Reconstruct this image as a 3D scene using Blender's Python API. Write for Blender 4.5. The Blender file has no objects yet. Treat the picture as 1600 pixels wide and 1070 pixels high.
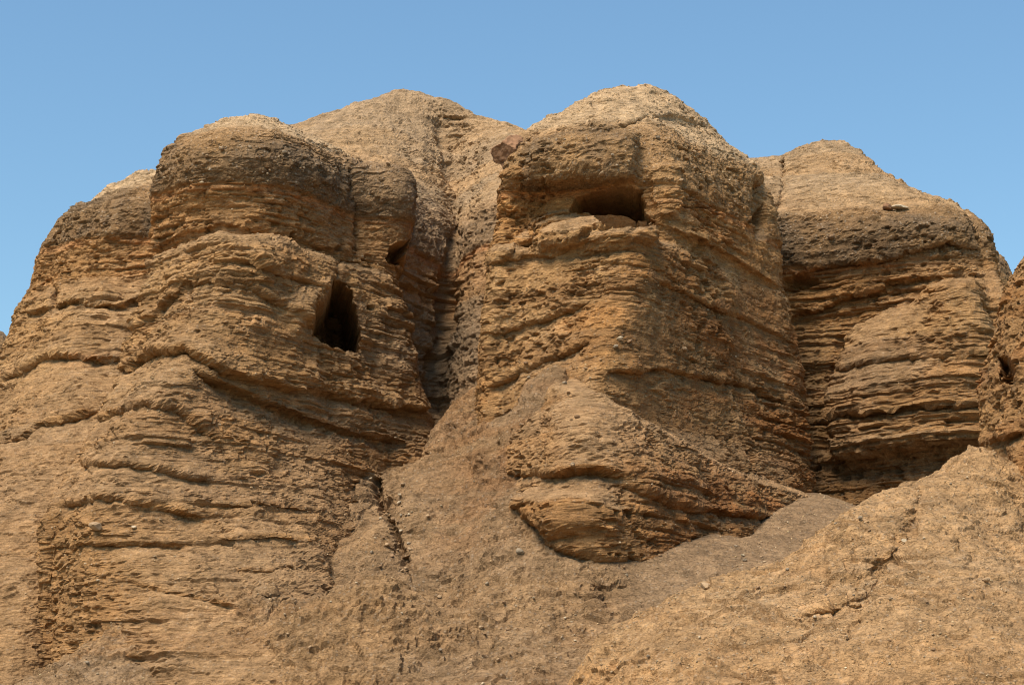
import bpy, math, random
import numpy as np

# ------------------------------------------------------------------ camera, sky, sun, exposure
SC = bpy.context.scene
COL = SC.collection
R = math.radians
F = 2986.0                 # focal length in photo pixels (1600 wide)
PITCH = R(14.0)
cam_d = bpy.data.cameras.new('camera')
cam_d.sensor_width = 36.0
cam_d.lens = 36.0 * F / 1600.0
cam_d.clip_end = 6000.0
cam = bpy.data.objects.new('camera', cam_d)
COL.objects.link(cam)
cam.location = (0, 0, 0)
cam.rotation_euler = (R(90) + PITCH, 0, 0)
SC.camera = cam

SUN_AZ = R(-146.0)         # measured from +Y towards +X: the light comes from the left, a little from behind the camera
SUN_EL = R(57.0)
world = bpy.data.worlds.new('World')
SC.world = world
world.use_nodes = True
wn = world.node_tree
wn.nodes.clear()
sky = wn.nodes.new('ShaderNodeTexSky')
sky.sky_type = 'NISHITA'
sky.sun_disc = False
sky.sun_elevation = SUN_EL
sky.sun_rotation = SUN_AZ
sky.altitude = 0.0
sky.air_density = 1.5
sky.dust_density = 0.0
sky.ozone_density = 6.0
bg = wn.nodes.new('ShaderNodeBackground')
bg.inputs['Strength'].default_value = 0.090
wo = wn.nodes.new('ShaderNodeOutputWorld')
hue = wn.nodes.new('ShaderNodeVectorMath')          # the whole sky a shade more cyan
hue.operation = 'MULTIPLY'
hue.inputs[1].default_value = (.92, 1.01, .98)
wn.links.new(sky.outputs[0], hue.inputs[0])
wn.links.new(hue.outputs[0], bg.inputs[0])
wn.links.new(bg.outputs[0], wo.inputs[0])

sun_d = bpy.data.lights.new('sun', 'SUN')
sun_d.energy = 4.0
sun_d.angle = R(30.0)
sun_d.color = (1.0, 0.88, 0.74)
sun = bpy.data.objects.new('sun', sun_d)
COL.objects.link(sun)
from mathutils import Vector
sv = Vector((math.sin(SUN_AZ) * math.cos(SUN_EL), math.cos(SUN_AZ) * math.cos(SUN_EL), math.sin(SUN_EL)))
sun.rotation_euler = sv.to_track_quat('Z', 'Y').to_euler()
sun.location = sv * 60

SC.cycles.filter_width = 1.1
SC.view_settings.view_transform = 'Standard'
SC.view_settings.look = 'None'
SC.view_settings.exposure = 0.80
SC.view_settings.gamma = 1.0
SC.view_settings.use_curve_mapping = False

# ------------------------------------------------------------------ helpers: survey, noise
def tan_el(py):
    return np.tan(PITCH + np.arctan((535.0 - np.asarray(py, float)) / F))

def xyz(px, Y, z):
    """point at height z and distance Y that is sighted at column px"""
    a = math.atan2(z, Y) - PITCH
    cz = math.tan(a)
    dy = math.cos(PITCH) - cz * math.sin(PITCH)
    return ((px - 800.0) / F * Y / dy, Y, z)

def sight(px, py, Y):
    return xyz(px, Y, float(tan_el(py)) * Y)

def project(P):
    cp, sp = math.cos(PITCH), math.sin(PITCH)
    d = P[..., 1] * cp + P[..., 2] * sp
    up = P[..., 2] * cp - P[..., 1] * sp
    return 800.0 + F * P[..., 0] / d, 535.0 - F * up / d

_rng = np.random.default_rng(7)
_tab = _rng.random(4096 * 4).astype(np.float32) * 2 - 1
def vnoise(x, y, z, seed=0):
    xi = np.floor(x); yi = np.floor(y); zi = np.floor(z)
    fx = (x - xi).astype(np.float32); fy = (y - yi).astype(np.float32); fz = (z - zi).astype(np.float32)
    xi = xi.astype(np.int64); yi = yi.astype(np.int64); zi = zi.astype(np.int64)
    fx = fx * fx * fx * (fx * (fx * 6 - 15) + 10); fy = fy * fy * fy * (fy * (fy * 6 - 15) + 10); fz = fz * fz * fz * (fz * (fz * 6 - 15) + 10)
    def h(a, b, c):
        n = a * 374761393 + b * 668265263 + c * 1274126177 + seed * 974711
        n = (n ^ (n >> 13)) * 1103515245
        n = n ^ (n >> 16)
        return _tab[n & 16383]
    r = 0
    x0 = [1 - fx, fx]; y0 = [1 - fy, fy]; z0 = [1 - fz, fz]
    for i in (0, 1):
        for j in (0, 1):
            for k in (0, 1):
                r = r + h(xi + i, yi + j, zi + k) * (x0[i] * y0[j] * z0[k])
    return r

def fbm(P, f, octs, seed=0, gain=0.5, sx=1.0, sz=1.0):
    r = 0; a = 1.0; s = 0
    for o in range(octs):
        r = r + a * vnoise(P[..., 0] * f * sx + 31.7 * o, P[..., 1] * f * sx + 11.3 * o, P[..., 2] * f * sz + 5.1 * o, seed + o)
        s += a; a *= gain; f *= 2.03
    return r / s

def ridged(P, f, octs, seed=0, sx=1.0, sz=1.0):
    r = 0; a = 1.0; s = 0
    for o in range(octs):
        r = r + a * (1 - 2 * np.abs(vnoise(P[..., 0] * f * sx + 3.7 * o, P[..., 1] * f * sx + 17.3 * o, P[..., 2] * f * sz + 9.1 * o, seed + o)))
        s += a; a *= 0.5; f *= 2.1
    return r / s

def sstep(a, b, x):
    t = np.clip((x - a) / (b - a), 0, 1)
    return t * t * (3 - 2 * t)

# ------------------------------------------------------------------ the bedding: one stack of beds for the whole cliff
ZT = np.arange(0.0, 42.0, 0.01)
def bed_table(rng, zones, kind):
    prof = np.zeros_like(ZT); hard = np.zeros_like(ZT); num = np.zeros_like(ZT); edges = []
    z = 0.0
    while z < 42:
        for lo, hi, a, b in zones:
            if lo <= z < hi:
                t = rng.uniform(a, b)
        e = z + t
        m = (ZT >= z) & (ZT < e)
        q = (ZT[m] - z) / t
        h = rng.uniform(-1, 1)
        if kind == 'major':      # rubble slope above, undercut foot
            prof[m] = (1 - q) ** 0.7 - 0.45 + 0.35 * h
        else:
            prof[m] = h * 0.8 + 0.5 * (1 - q) - 0.25
        hard[m] = h; num[m] = len(edges)
        edges.append(z)
        z = e
    k = np.ones(3) / 3
    return np.convolve(prof, k, 'same'), hard, edges, num
_r = np.random.default_rng(21)
MAJ, MAJH, MAJE, MAJN = bed_table(_r, [(0, 20.9, 0.7, 1.5), (20.9, 23.4, 0.5, 0.9), (23.4, 50, 1.0, 2.0)], 'major')
MID, MIDH, _e, MIDN = bed_table(_r, [(0, 20.9, 0.16, 0.55), (20.9, 23.4, 0.12, 0.3), (23.4, 50, 0.5, 0.9)], 'minor')
MIN_, MINH, _e, MINN = bed_table(_r, [(0, 50, 0.05, 0.17)], 'minor')

NOTCH = np.zeros_like(ZT)
for _z in np.nonzero(np.diff(MIDN))[0] * .01:
    NOTCH = np.maximum(NOTCH, _r.uniform(.15, 1) * np.exp(-((ZT - _z) / _r.uniform(.025, .06)) ** 2))

def warp_z(P):
    q = P.copy(); q[..., 2] = 0
    return P[..., 2] + 0.22 * fbm(q, 0.07, 2, 50) + 0.07 * fbm(P, 0.6, 2, 55)

def rock(P, N, style):
    """erode the smooth form: beds, lumps, flutes, crust. returns displaced points and colour"""
    A = style.get
    z = P[..., 2]
    zw = warp_z(P)
    slope = np.clip(N[..., 2], -1, 1)
    steep = 1 - sstep(0.45, 0.85, slope)
    if 'steepmin' in style: steep = np.maximum(steep, style['steepmin'](P))
    lay = np.maximum(1 - sstep(25.2, 26.2, zw), A('upbed', .25))      # bedded part
    cong = sstep(23.3, 23.5, zw) * (1 - sstep(25.0, 26.2, zw + A('ragged', .8) * fbm(P, 0.35, 3, 91)))
    lam = sstep(20.9, 21.1, zw) * (1 - sstep(23.3, 23.45, zw))
    m1 = np.interp(zw, ZT, MAJ); m2 = np.interp(zw, ZT, MID)
    zf = zw + 0.03 * fbm(P, 2.0, 2, 58)
    m3 = np.interp(zf, ZT, MIN_)
    g1 = np.clip(0.55 + 0.9 * fbm(P, 0.28, 2, 60, sz=0.6), 0.05, 1.4)
    g2 = np.clip(0.5 + 1.1 * fbm(P, 0.45, 2, 64), 0.0, 1.4)
    g3 = np.clip(0.45 + 1.2 * fbm(P, 0.8, 2, 68), 0.0, 1.4)
    bed = lay * (1 - 0.85 * cong)
    bed = bed * np.clip(.55 + 1.9 * fbm(P, .2, 2, 62), .12, 1.25)
    if 'bedmask' in style: bed = bed * style['bedmask'](P)
    d = A('maj', .4) * m1 * g1 * bed * (0.35 + 0.65 * steep) * (1 - .5 * lam)
    d = d + A('mid', .16) * m2 * g2 * bed * (0.25 + 0.75 * steep)
    d = d + A('fine', .06) * m3 * g3 * bed * (0.2 + 0.8 * steep) * (1 + .5 * lam)
    # beds break off in blocks along joints
    iz = np.clip((zw * 100).astype(int), 0, len(ZT) - 1); izf = np.clip((zf * 100).astype(int), 0, len(ZT) - 1)
    jx = .25 * fbm(P, 1.5, 2, 71)
    b2 = vnoise(P[..., 0] * .9 + jx, P[..., 1] * .9 + jx, MIDN[iz] * 3.7, 73)
    b3 = vnoise(P[..., 0] * 2.2 + jx, P[..., 1] * 2.2 + jx, MINN[izf] * 3.7, 75)
    d = d + A('block', .16) * (sstep(-.03, .03, b2) - .5) * bed * steep * g3
    d = d + .5 * A('block', .16) * (sstep(-.04, .04, b3) - .5) * bed * steep * g2
    d = d - A('notch', .2) * np.interp(zf, ZT, NOTCH) * np.clip(.25 + 1.6 * fbm(P, .5, 2, 79), 0, 1) * bed * steep
    jn = np.abs(vnoise(P[..., 0] * .42 + 2 * jx, P[..., 1] * .42 + 2 * jx, P[..., 2] * .05, 83))
    d = d - A('joint', .14) * (1 - sstep(.0, .03, jn)) * steep * np.clip(.2 + 1.5 * fbm(P, .4, 2, 85), 0, 1)
    d = d + 0.10 * sstep(23.3, 23.5, zw) * (1 - sstep(23.9, 26.2, zw))
    # lumps and flutes
    d = d + A('lump', .28) * fbm(P, 0.22, 2, 3)
    lm = fbm(P, 0.9, 3, 9)
    d = d + A('med', .08) * lm
    d = d + A('flute', .06) * ridged(P, 0.55, 3, 17, sz=0.16) * steep
    rub = fbm(P, 3.2, 3, 25)
    d = d + A('rub', .03) * rub * (1 + 0.6 * cong)
    gr = np.abs(vnoise(P[..., 0] * 9, P[..., 1] * 9, P[..., 2] * 9, 33))
    d = d + A('grain', .014) * (gr - .25) * (1 + cong)
    # broken crust: plates with sharp lower lips
    cr = fbm(P, 1.1, 4, 41, gain=.62, sz=1.8)
    d = d + A('crust', .08) * sstep(0.0, 0.04, cr) * np.clip(.5 + 1.5 * lm, .1, 1.2)
    sw = 3.2 * fbm(P, .55, 3, 141, gain=.55, sz=1.6) - .9 * P[..., 2] * A('scale_z', .6)
    sw = sw - np.floor(sw)
    sw = np.where(sw > .94, (1 - sw) / .06, sw / .94)            # overlapping crust plates
    d = d + A('scale', .05) * (sw - .5) * np.clip(.5 + 1.6 * fbm(P, .35, 2, 147), 0, 1.2)
    cr2 = fbm(P, 2.3, 3, 45, gain=.6, sz=2.2)
    d = d + 0.5 * A('crust', .07) * sstep(0.04, 0.09, cr2)
    # pits
    weak = np.clip(.5 - .6 * MIDH[iz] + .8 * fbm(P, .3, 2, 87), 0, 1) * (1 - .6 * cong)
    pit = fbm(P, 2.6, 2, 77, sz=1.5) + .16 * (weak - .7)
    pz = sstep(.0, .5, fbm(P, .22, 2, 89) + .25)
    d = d - A('pit', .18) * sstep(0.34, 0.44, pit) * steep * pz
    pit2 = fbm(P, 5.5, 2, 78, sz=1.3) + .22 * (weak - .7)
    d = d - .45 * A('pit', .18) * sstep(0.29, 0.39, pit2) * steep * pz
    if 'rill' in style:
        P2 = P * np.array([1, .16, .16])
        d = d + style['rill'] * ridged(P2, .55, 3, 131) + .4 * style['rill'] * ridged(P2, 1.9, 2, 137)
    if 'calm' in style: d = d * style['calm'](P)
    NH = N.copy(); NH[..., 2] *= .45 + .55 * sstep(.5, .75, slope)
    NH /= np.linalg.norm(NH, axis=-1, keepdims=True)
    Q = P + NH * d[..., None]
    # ---- colour of the ground itself
    n1 = fbm(P, 0.35, 3, 101); n2 = fbm(P, 1.6, 3, 111); n3 = fbm(P, 0.16, 2, 121)
    tan_ = np.array([.410, .262, .122]); ochre = np.array([.420, .222, .076]); grey = np.array([.300, .225, .136])
    pale = np.array([.480, .362, .210]); dark = np.array([.150, .108, .066]); rust = np.array([.40, .19, .08]); brown = np.array([.215, .120, .050])
    c = np.ones(P.shape) * tan_
    warm = np.array([1.04, .94, .845])
    tan_ = tan_ * warm; ochre = ochre * warm; rust = rust * warm; brown = brown * warm; dark = dark * np.array([1.05, .99, .93]); grey = grey * np.array([1.02, .94, .92]); pale = pale * np.array([1.04, .955, .92])
    c = np.ones(P.shape) * tan_
    def mix(c, col, w):
        w = np.clip(w, 0, 1)[..., None]
        return c * (1 - w) + col * w
    hb = np.interp(zw, ZT, MIDH); hj = np.interp(zw, ZT, MAJH)
    c = mix(c, ochre, A('ochre', .5) * sstep(-.2, .6, hj * .5 + n1 + .35 * hb))
    ht = np.interp(zf, ZT, MINH)
    c = mix(c, pale * .95, A('chalk', .5) * bed * sstep(.45, .8, .75 * hb + .35 * ht - .9 * n1))
    c = mix(c, grey * .9, .35 * bed * sstep(.5, .8, -ht + .6 * n2))
    c = mix(c, rust, .55 * A('ochre', .5) * bed * sstep(.5, .8, hb + .5 * n1))
    c = mix(c, grey, A('grey', .45) * sstep(-.1, .5, n3 - .4 * hj + .3 * n2) * (style['greymask'](P) if 'greymask' in style else 1))
    c = mix(c, brown, A('brown', .5) * steep * np.clip(lay * (1 - .8 * cong), 0, 1) * sstep(.1, .8, -hb + n2 * .8 + .5 * n1))
    if 'greyall' in style: c = mix(c, grey * np.array([1.0, .98, .95]), style['greyall'](P))
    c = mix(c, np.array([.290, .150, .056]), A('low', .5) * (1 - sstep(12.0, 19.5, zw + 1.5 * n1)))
    c = mix(c, ochre * 1.05, .35 * lam)
    c = mix(c, rust, .5 * sstep(23.0, 23.12, zw) * (1 - sstep(23.3, 23.42, zw)) * sstep(-.2, .3, n1 + .2))
    if 'stain' in style:
        c = mix(c, np.array([.240, .102, .032]), style['stain'](P) * sstep(-.35, .45, n2 * .7 + n1 + .3 * hb))
    top = sstep(25.7, 26.4, zw + .5 * n1)
    c = mix(c, pale, A('pale', .9) * np.maximum(top, 0))
    c = mix(c, dark, (style['darkmask'](P) if 'darkmask' in style else 1) * A('dark', .88) * cong * (.72 + .45 * n2 + .8 * n1))
    dust = sstep(A('dust0', .35), A('dust0', .35) + .4, slope) * (1 - top)
    c = mix(c, .5 * grey * 1.15 + .5 * tan_ * .95, A('dust', .45) * dust * (1 - .9 * cong))
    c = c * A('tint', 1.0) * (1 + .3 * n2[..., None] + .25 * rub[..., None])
    return Q, np.clip(c, .01, .9), zw, cong

# ------------------------------------------------------------------ surfaces
def pchip(t, C, ts):
    t = np.asarray(t, float); h = np.diff(t); shp = (-1,) + (1,) * (C.ndim - 1)
    dl = np.diff(C, axis=0) / h.reshape(shp)
    m = np.zeros_like(C)
    w1 = (2 * h[1:] + h[:-1]).reshape(shp); w2 = (h[1:] + 2 * h[:-1]).reshape(shp)
    same = (dl[1:] * dl[:-1]) > 0
    den = np.where(same, w1 / np.where(same, dl[:-1], 1) + w2 / np.where(same, dl[1:], 1), 1)
    m[1:-1] = np.where(same, (w1 + w2) / den, 0)
    m[0] = dl[0]; m[-1] = dl[-1]
    i = np.clip(np.searchsorted(t, ts, side='right') - 1, 0, len(t) - 2)
    s = ((ts - t[i]) / h[i]).reshape(shp); H = h[i].reshape(shp)
    return ((1 + 2 * s) * (1 - s) ** 2) * C[i] + s * (1 - s) ** 2 * H * m[i] + s * s * (3 - 2 * s) * C[i + 1] + s * s * (s - 1) * H * m[i + 1]

def catmull(C, u, closed):
    J = C.shape[1]
    i = np.floor(u).astype(int); s = (u - i)[None, :, None]
    def g(k):
        return C[:, k % J] if closed else C[:, np.clip(k, 0, J - 1)]
    p0, p1, p2, p3 = g(i - 1), g(i), g(i + 1), g(i + 2)
    return 0.5 * (2 * p1 + (p2 - p0) * s + (2 * p0 - 5 * p1 + 4 * p2 - p3) * s ** 2 + (3 * p1 - p0 - 3 * p2 + p3) * s ** 3)

def loft(rings, closed, step, nback=2, vstep=None, zlow=None):
    C = np.array([[xyz(p[0], p[1], p[2] if len(p) > 2 else z) for p in pts] for z, pts in rings])
    K, J = C.shape[:2]
    span = J if closed else J - 1
    uu = np.linspace(0, span - 1e-6, span * 24)
    G = catmull(C, uu, closed)
    seg = np.linalg.norm(np.diff(G, axis=1), axis=2)
    L = np.percentile(seg, 65, axis=0)
    if closed:
        w = np.where(uu[:-1] > J - nback - 1, 0.12, 1.0)
        L = L * w
    cum = np.concatenate([[0], np.cumsum(L)])
    nU = int(cum[-1] / step)
    us = np.interp(np.linspace(0, cum[-1], nU), cum, uu)
    E = catmull(C, us, closed)
    tk = np.concatenate([[0], np.cumsum(np.linalg.norm(np.diff(C, axis=0), axis=2).mean(1) + 1e-3)])
    tt = np.linspace(0, tk[-1], 400)
    GV = pchip(tk, E[:, ::12], tt)
    sv_ = np.percentile(np.linalg.norm(np.diff(GV, axis=0), axis=2), 60, axis=1)
    if zlow is not None:
        sv_ = np.where(GV[:-1, :, 2].mean(1) < zlow, sv_ * .15, sv_)
    cv = np.concatenate([[0], np.cumsum(sv_)])
    nV = int(cv[-1] / (vstep or step))
    ts = np.interp(np.linspace(0, cv[-1], nV), cv, tt)
    return pchip(tk, E, ts)

def tps(pts, X, Y, smooth=1e-3):
    p = np.array(pts, float)
    def ker(r2):
        return np.where(r2 > 1e-9, 0.5 * r2 * np.log(r2 + 1e-12), 0)
    n = len(p)
    r2 = (p[:, None, 0] - p[None, :, 0]) ** 2 + (p[:, None, 1] - p[None, :, 1]) ** 2
    M = np.zeros((n + 3, n + 3)); M[:n, :n] = ker(r2) + np.eye(n) * smooth * 10
    M[:n, n] = 1; M[:n, n + 1:] = p[:, :2]; M[n, :n] = 1; M[n + 1:, :n] = p[:, :2].T
    w = np.linalg.solve(M, np.concatenate([p[:, 2], np.zeros(3)]))
    Z = w[n] + w[n + 1] * X + w[n + 2] * Y
    for i in range(n):
        Z = Z + w[i] * ker((X - p[i, 0]) ** 2 + (Y - p[i, 1]) ** 2)
    return Z

def grid_normals(P, closed, flip=False):
    if closed:
        du = np.roll(P, -1, 1) - np.roll(P, 1, 1)
    else:
        du = np.gradient(P, axis=1)
    dv = np.gradient(P, axis=0)
    N = np.cross(du, dv)
    N /= np.linalg.norm(N, axis=-1, keepdims=True) + 1e-9
    return -N if flip else N

def grid_faces(V, U, closed):
    idx = np.arange(V * U).reshape(V, U)
    nx = np.roll(idx, -1, 1) if closed else None
    if closed:
        a, b, c, d = idx[:-1], nx[:-1], nx[1:], idx[1:]
    else:
        a, b, c, d = idx[:-1, :-1], idx[:-1, 1:], idx[1:, 1:], idx[1:, :-1]
    return np.stack([a, b, c, d], -1).reshape(-1, 4)

def mesh_from(name, P, faces, col, mat, smooth=True):
    used, inv = np.unique(faces, return_inverse=True)
    f = inv.reshape(faces.shape)
    me = bpy.data.meshes.new(name)
    me.vertices.add(len(used)); me.vertices.foreach_set('co', np.ascontiguousarray(P[used], np.float32).ravel())
    k = f.shape[1]
    me.loops.add(f.size); me.loops.foreach_set('vertex_index', f.astype(np.int32).ravel())
    me.polygons.add(len(f)); me.polygons.foreach_set('loop_start', np.arange(0, f.size, k, dtype=np.int32))
    me.update(calc_edges=True)
    me.polygons.foreach_set('use_smooth', np.full(len(f), smooth))
    if col is not None:
        at = me.attributes.new('tone', 'FLOAT_COLOR', 'POINT')
        cc = np.ones((len(used), 4), np.float32); cc[:, :3] = col[used]
        at.data.foreach_set('color', cc.ravel())
    me.materials.append(mat)
    return me

def seg_dist(px, py, poly, close=False):
    """unsigned distance (photo px) to a traced line and signed side (positive above it)"""
    best = np.full(px.shape, 1e9); side = np.zeros(px.shape)
    q = list(poly) + ([poly[0]] if close else [])
    for (x0, y0), (x1, y1) in zip(q[:-1], q[1:]):
        dx, dy = x1 - x0, y1 - y0
        t = np.clip(((px - x0) * dx + (py - y0) * dy) / (dx * dx + dy * dy + 1e-9), 0, 1)
        ex, ey = px - x0 - t * dx, py - y0 - t * dy
        d = np.hypot(ex, ey)
        s = dx * (py - y0) - dy * (px - x0)
        m = d < best
        best = np.where(m, d, best); side = np.where(m, -np.sign(s), side)
    return best, side

def inside(px, py, poly):
    r = np.zeros(px.shape, bool)
    n = len(poly)
    for i in range(n):
        x0, y0 = poly[i]; x1, y1 = poly[(i + 1) % n]
        if y0 == y1: continue
        c = ((y0 > py) != (y1 > py)) & (px < (x1 - x0) * (py - y0) / (y1 - y0) + x0)
        r ^= c
    return r

def sculpt(P, N, marks):
    """cut the ledges, clefts and hollows seen on this face into the rock"""
    px, py = project(P)
    view = P / np.linalg.norm(P, axis=-1, keepdims=True)
    facing = (np.sum(view * N, -1) < 0.15)
    m_per_px = P[..., 1] / F
    wob = fbm(P, 1.1, 3, 301); wo2 = fbm(P, 3.7, 2, 307)
    NH = N.copy(); NH[..., 2] *= .3
    NH /= np.linalg.norm(NH, axis=-1, keepdims=True)
    cave = np.zeros(P.shape[:-1], int)
    for mk in marks:
        kind, poly = mk[0], mk[1]
        xs = [p[0] for p in poly]; ys = [p[1] for p in poly]
        pad = 60
        bb = facing & (px > min(xs) - pad) & (px < max(xs) + pad) & (py > min(ys) - pad) & (py < max(ys) + pad)
        if not bb.any(): continue
        k2 = 2.5 if kind == 'cave' else .8
        qx = px[bb] + 5 * wob[bb] + k2 * wo2[bb]; qy = py[bb] + 4 * wob[bb] - k2 * wo2[bb]; mp = m_per_px[bb]
        if kind == 'ledge':                      # (kind, line, lip, undercut, reach above m, reach below m)
            lip, cut, ra, rb = mk[2:]
            d, s = seg_dist(qx, qy, poly); d = d * mp
            t0, t1 = poly[0][0], poly[-1][0]
            endf = np.clip(np.minimum(np.abs(qx - t0), np.abs(qx - t1)) / 25.0, 0, 1) * ((qx > min(t0, t1)) & (qx < max(t0, t1)))
            up = np.where(s > 0, lip * .55 * np.exp(-d / ra) * sstep(-.02, .05, d), -cut * np.exp(-d / rb) * sstep(0, .05, d))
            P[bb] += NH[bb] * (up * endf)[:, None]
        elif kind == 'crack':                    # (kind, line, width m, depth)
            d, s = seg_dist(qx, qy, poly); d = d * mp
            w, dep = mk[2:]
            P[bb] -= NH[bb] * (dep * np.exp(-(d / w) ** 2))[:, None]
        elif kind == 'bulge':                    # (kind, polygon, height, softness m)
            hgt, soft = mk[2:]
            ins = inside(qx, qy, poly); d, s = seg_dist(qx, qy, poly, True); d = d * mp
            P[bb] += NH[bb] * (np.where(ins, hgt * sstep(0, soft, d), 0))[:, None]
        elif kind == 'cave':                     # (kind, polygon, depth, wall m, id)
            dep, wall, cid = mk[2:5]
            ins = inside(qx, qy, poly); d, s = seg_dist(qx, qy, poly, True); d = d * mp
            if not ins.any(): continue
            dirv = NH[bb][ins].mean(0) if len(mk) < 6 else -np.array(mk[5]); dirv[2] = 0; dirv /= np.linalg.norm(dirv)
            w = np.where(ins, sstep(0, wall, d), 0)
            P[bb] -= dirv * (dep * w * (1 + .35 * wob[bb]))[:, None]
            t = cave[bb]; t[w > .02] = cid; cave[bb] = t
    return P, cave

# ------------------------------------------------------------------ materials
def rock_material(name, bump=1.0, pebble=0.5, lam=1.0):
    m = bpy.data.materials.new(name); m.use_nodes = True
    nt = m.node_tree; nt.nodes.clear()
    N = nt.nodes.new; L = nt.links.new
    out = N('ShaderNodeOutputMaterial'); bs = N('ShaderNodeBsdfPrincipled')
    bs.inputs['Roughness'].default_value = .95
    bs.inputs['Specular IOR Level'].default_value = .12
    at = N('ShaderNodeAttribute'); at.attribute_name = 'tone'
    geo = N('ShaderNodeNewGeometry')
    def noise(scale, detail, rough=.6, vec=None):
        n = N('ShaderNodeTexNoise'); n.inputs['Scale'].default_value = scale; n.inputs['Detail'].default_value = detail
        n.inputs['Roughness'].default_value = rough
        L(vec or geo.outputs['Position'], n.inputs['Vector']); return n
    mp = N('ShaderNodeMapping'); mp.inputs['Scale'].default_value = (.35, .35, 5.0)
    L(geo.outputs['Position'], mp.inputs['Vector'])
    na = noise(3.0, 8, .68); nb = noise(17.0, 5, .75); nl = noise(2.6, 7, .7, mp.outputs[0])
    def math_(op, a, b):
        n = N('ShaderNodeMath'); n.operation = op
        for i, v in ((0, a), (1, b)):
            if isinstance(v, (int, float)): n.inputs[i].default_value = v
            else: L(v, n.inputs[i])
        return n.outputs[0]
    vo = N('ShaderNodeTexVoronoi'); vo.inputs['Scale'].default_value = 7.0; vo.inputs['Randomness'].default_value = 1.0
    L(geo.outputs['Position'], vo.inputs['Vector'])
    peb = N('ShaderNodeMapRange'); peb.inputs['From Min'].default_value = .42; peb.inputs['From Max'].default_value = .12
    L(vo.outputs['Distance'], peb.inputs['Value'])
    sep = N('ShaderNodeSeparateColor'); L(vo.outputs['Color'], sep.inputs[0])
    pick = N('ShaderNodeMapRange'); pick.inputs['From Min'].default_value = .62; pick.inputs['From Max'].default_value = .7
    L(sep.outputs[0], pick.inputs['Value'])
    pm = math_('MULTIPLY', peb.outputs[0], pick.outputs[0])
    # brightness grain
    r1 = N('ShaderNodeMapRange'); r1.inputs['From Min'].default_value = .25; r1.inputs['From Max'].default_value = .75
    r1.inputs['To Min'].default_value = .74; r1.inputs['To Max'].default_value = 1.26
    L(na.outputs['Fac'], r1.inputs['Value'])
    r2 = N('ShaderNodeMapRange'); r2.inputs['From Min'].default_value = .25; r2.inputs['From Max'].default_value = .75
    r2.inputs['To Min'].default_value = .66; r2.inputs['To Max'].default_value = 1.34
    L(nb.outputs['Fac'], r2.inputs['Value'])
    r3 = N('ShaderNodeMapRange'); r3.inputs['From Min'].default_value = .3; r3.inputs['From Max'].default_value = .7
    r3.inputs['To Min'].default_value = 1 - .34 * lam; r3.inputs['To Max'].default_value = 1 + .2 * lam
    L(nl.outputs['Fac'], r3.inputs['Value'])
    g = math_('MULTIPLY', math_('MULTIPLY', r1.outputs[0], r2.outputs[0]), r3.outputs[0])
    vm = N('ShaderNodeVectorMath'); vm.operation = 'SCALE'
    L(at.outputs['Color'], vm.inputs[0]); L(g, vm.inputs['Scale'])
    pc = N('ShaderNodeMix'); pc.data_type = 'RGBA'
    L(math_('MULTIPLY', pm, pebble), pc.inputs['Factor'])
    L(vm.outputs[0], pc.inputs['A']); pc.inputs['B'].default_value = (.50, .41, .30, 1)
    L(pc.outputs['Result'], bs.inputs['Base Color'])
    hgt = math_('ADD', math_('ADD', math_('MULTIPLY', na.outputs['Fac'], .14), math_('MULTIPLY', nb.outputs['Fac'], .11)),
                math_('ADD', math_('MULTIPLY', nl.outputs['Fac'], .16 * lam), math_('MULTIPLY', pm, .035)))
    def plates(scale, detail, lo, hi, sz):
        m2 = N('ShaderNodeMapping'); m2.inputs['Scale'].default_value = (1, 1, sz)
        L(geo.outputs['Position'], m2.inputs['Vector'])
        n = noise(scale, detail, .62, m2.outputs[0])
        r = N('ShaderNodeMapRange'); r.inputs['From Min'].default_value = lo; r.inputs['From Max'].default_value = hi
        L(n.outputs['Fac'], r.inputs['Value']); return r.outputs[0]
    hgt = math_('ADD', hgt, math_('MULTIPLY', plates(1.6, 7, .49, .515, 2.2), .07))
    hgt = math_('ADD', hgt, math_('MULTIPLY', plates(4.2, 5, .52, .55, 2.6), .045))
    hgt = math_('ADD', hgt, math_('MULTIPLY', plates(6.0, 3, .66, .60, 1.4), .05))
    bp = N('ShaderNodeBump'); bp.inputs['Strength'].default_value = bump; bp.inputs['Distance'].default_value = 1.0
    L(hgt, bp.inputs['Height']); L(bp.outputs[0], bs.inputs['Normal'])
    L(bs.outputs[0], out.inputs[0])
    return m
M_ROCK = rock_material('layered_marl', .75, .2, 1.0)
M_SLOPE = rock_material('crusted_slope', .9, .3, .06)
M_DOME = rock_material('pale_gravelly_soil', .75, .25, .6)
M_CONG = rock_material('dark_conglomerate', .85, .5, .15)

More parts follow.
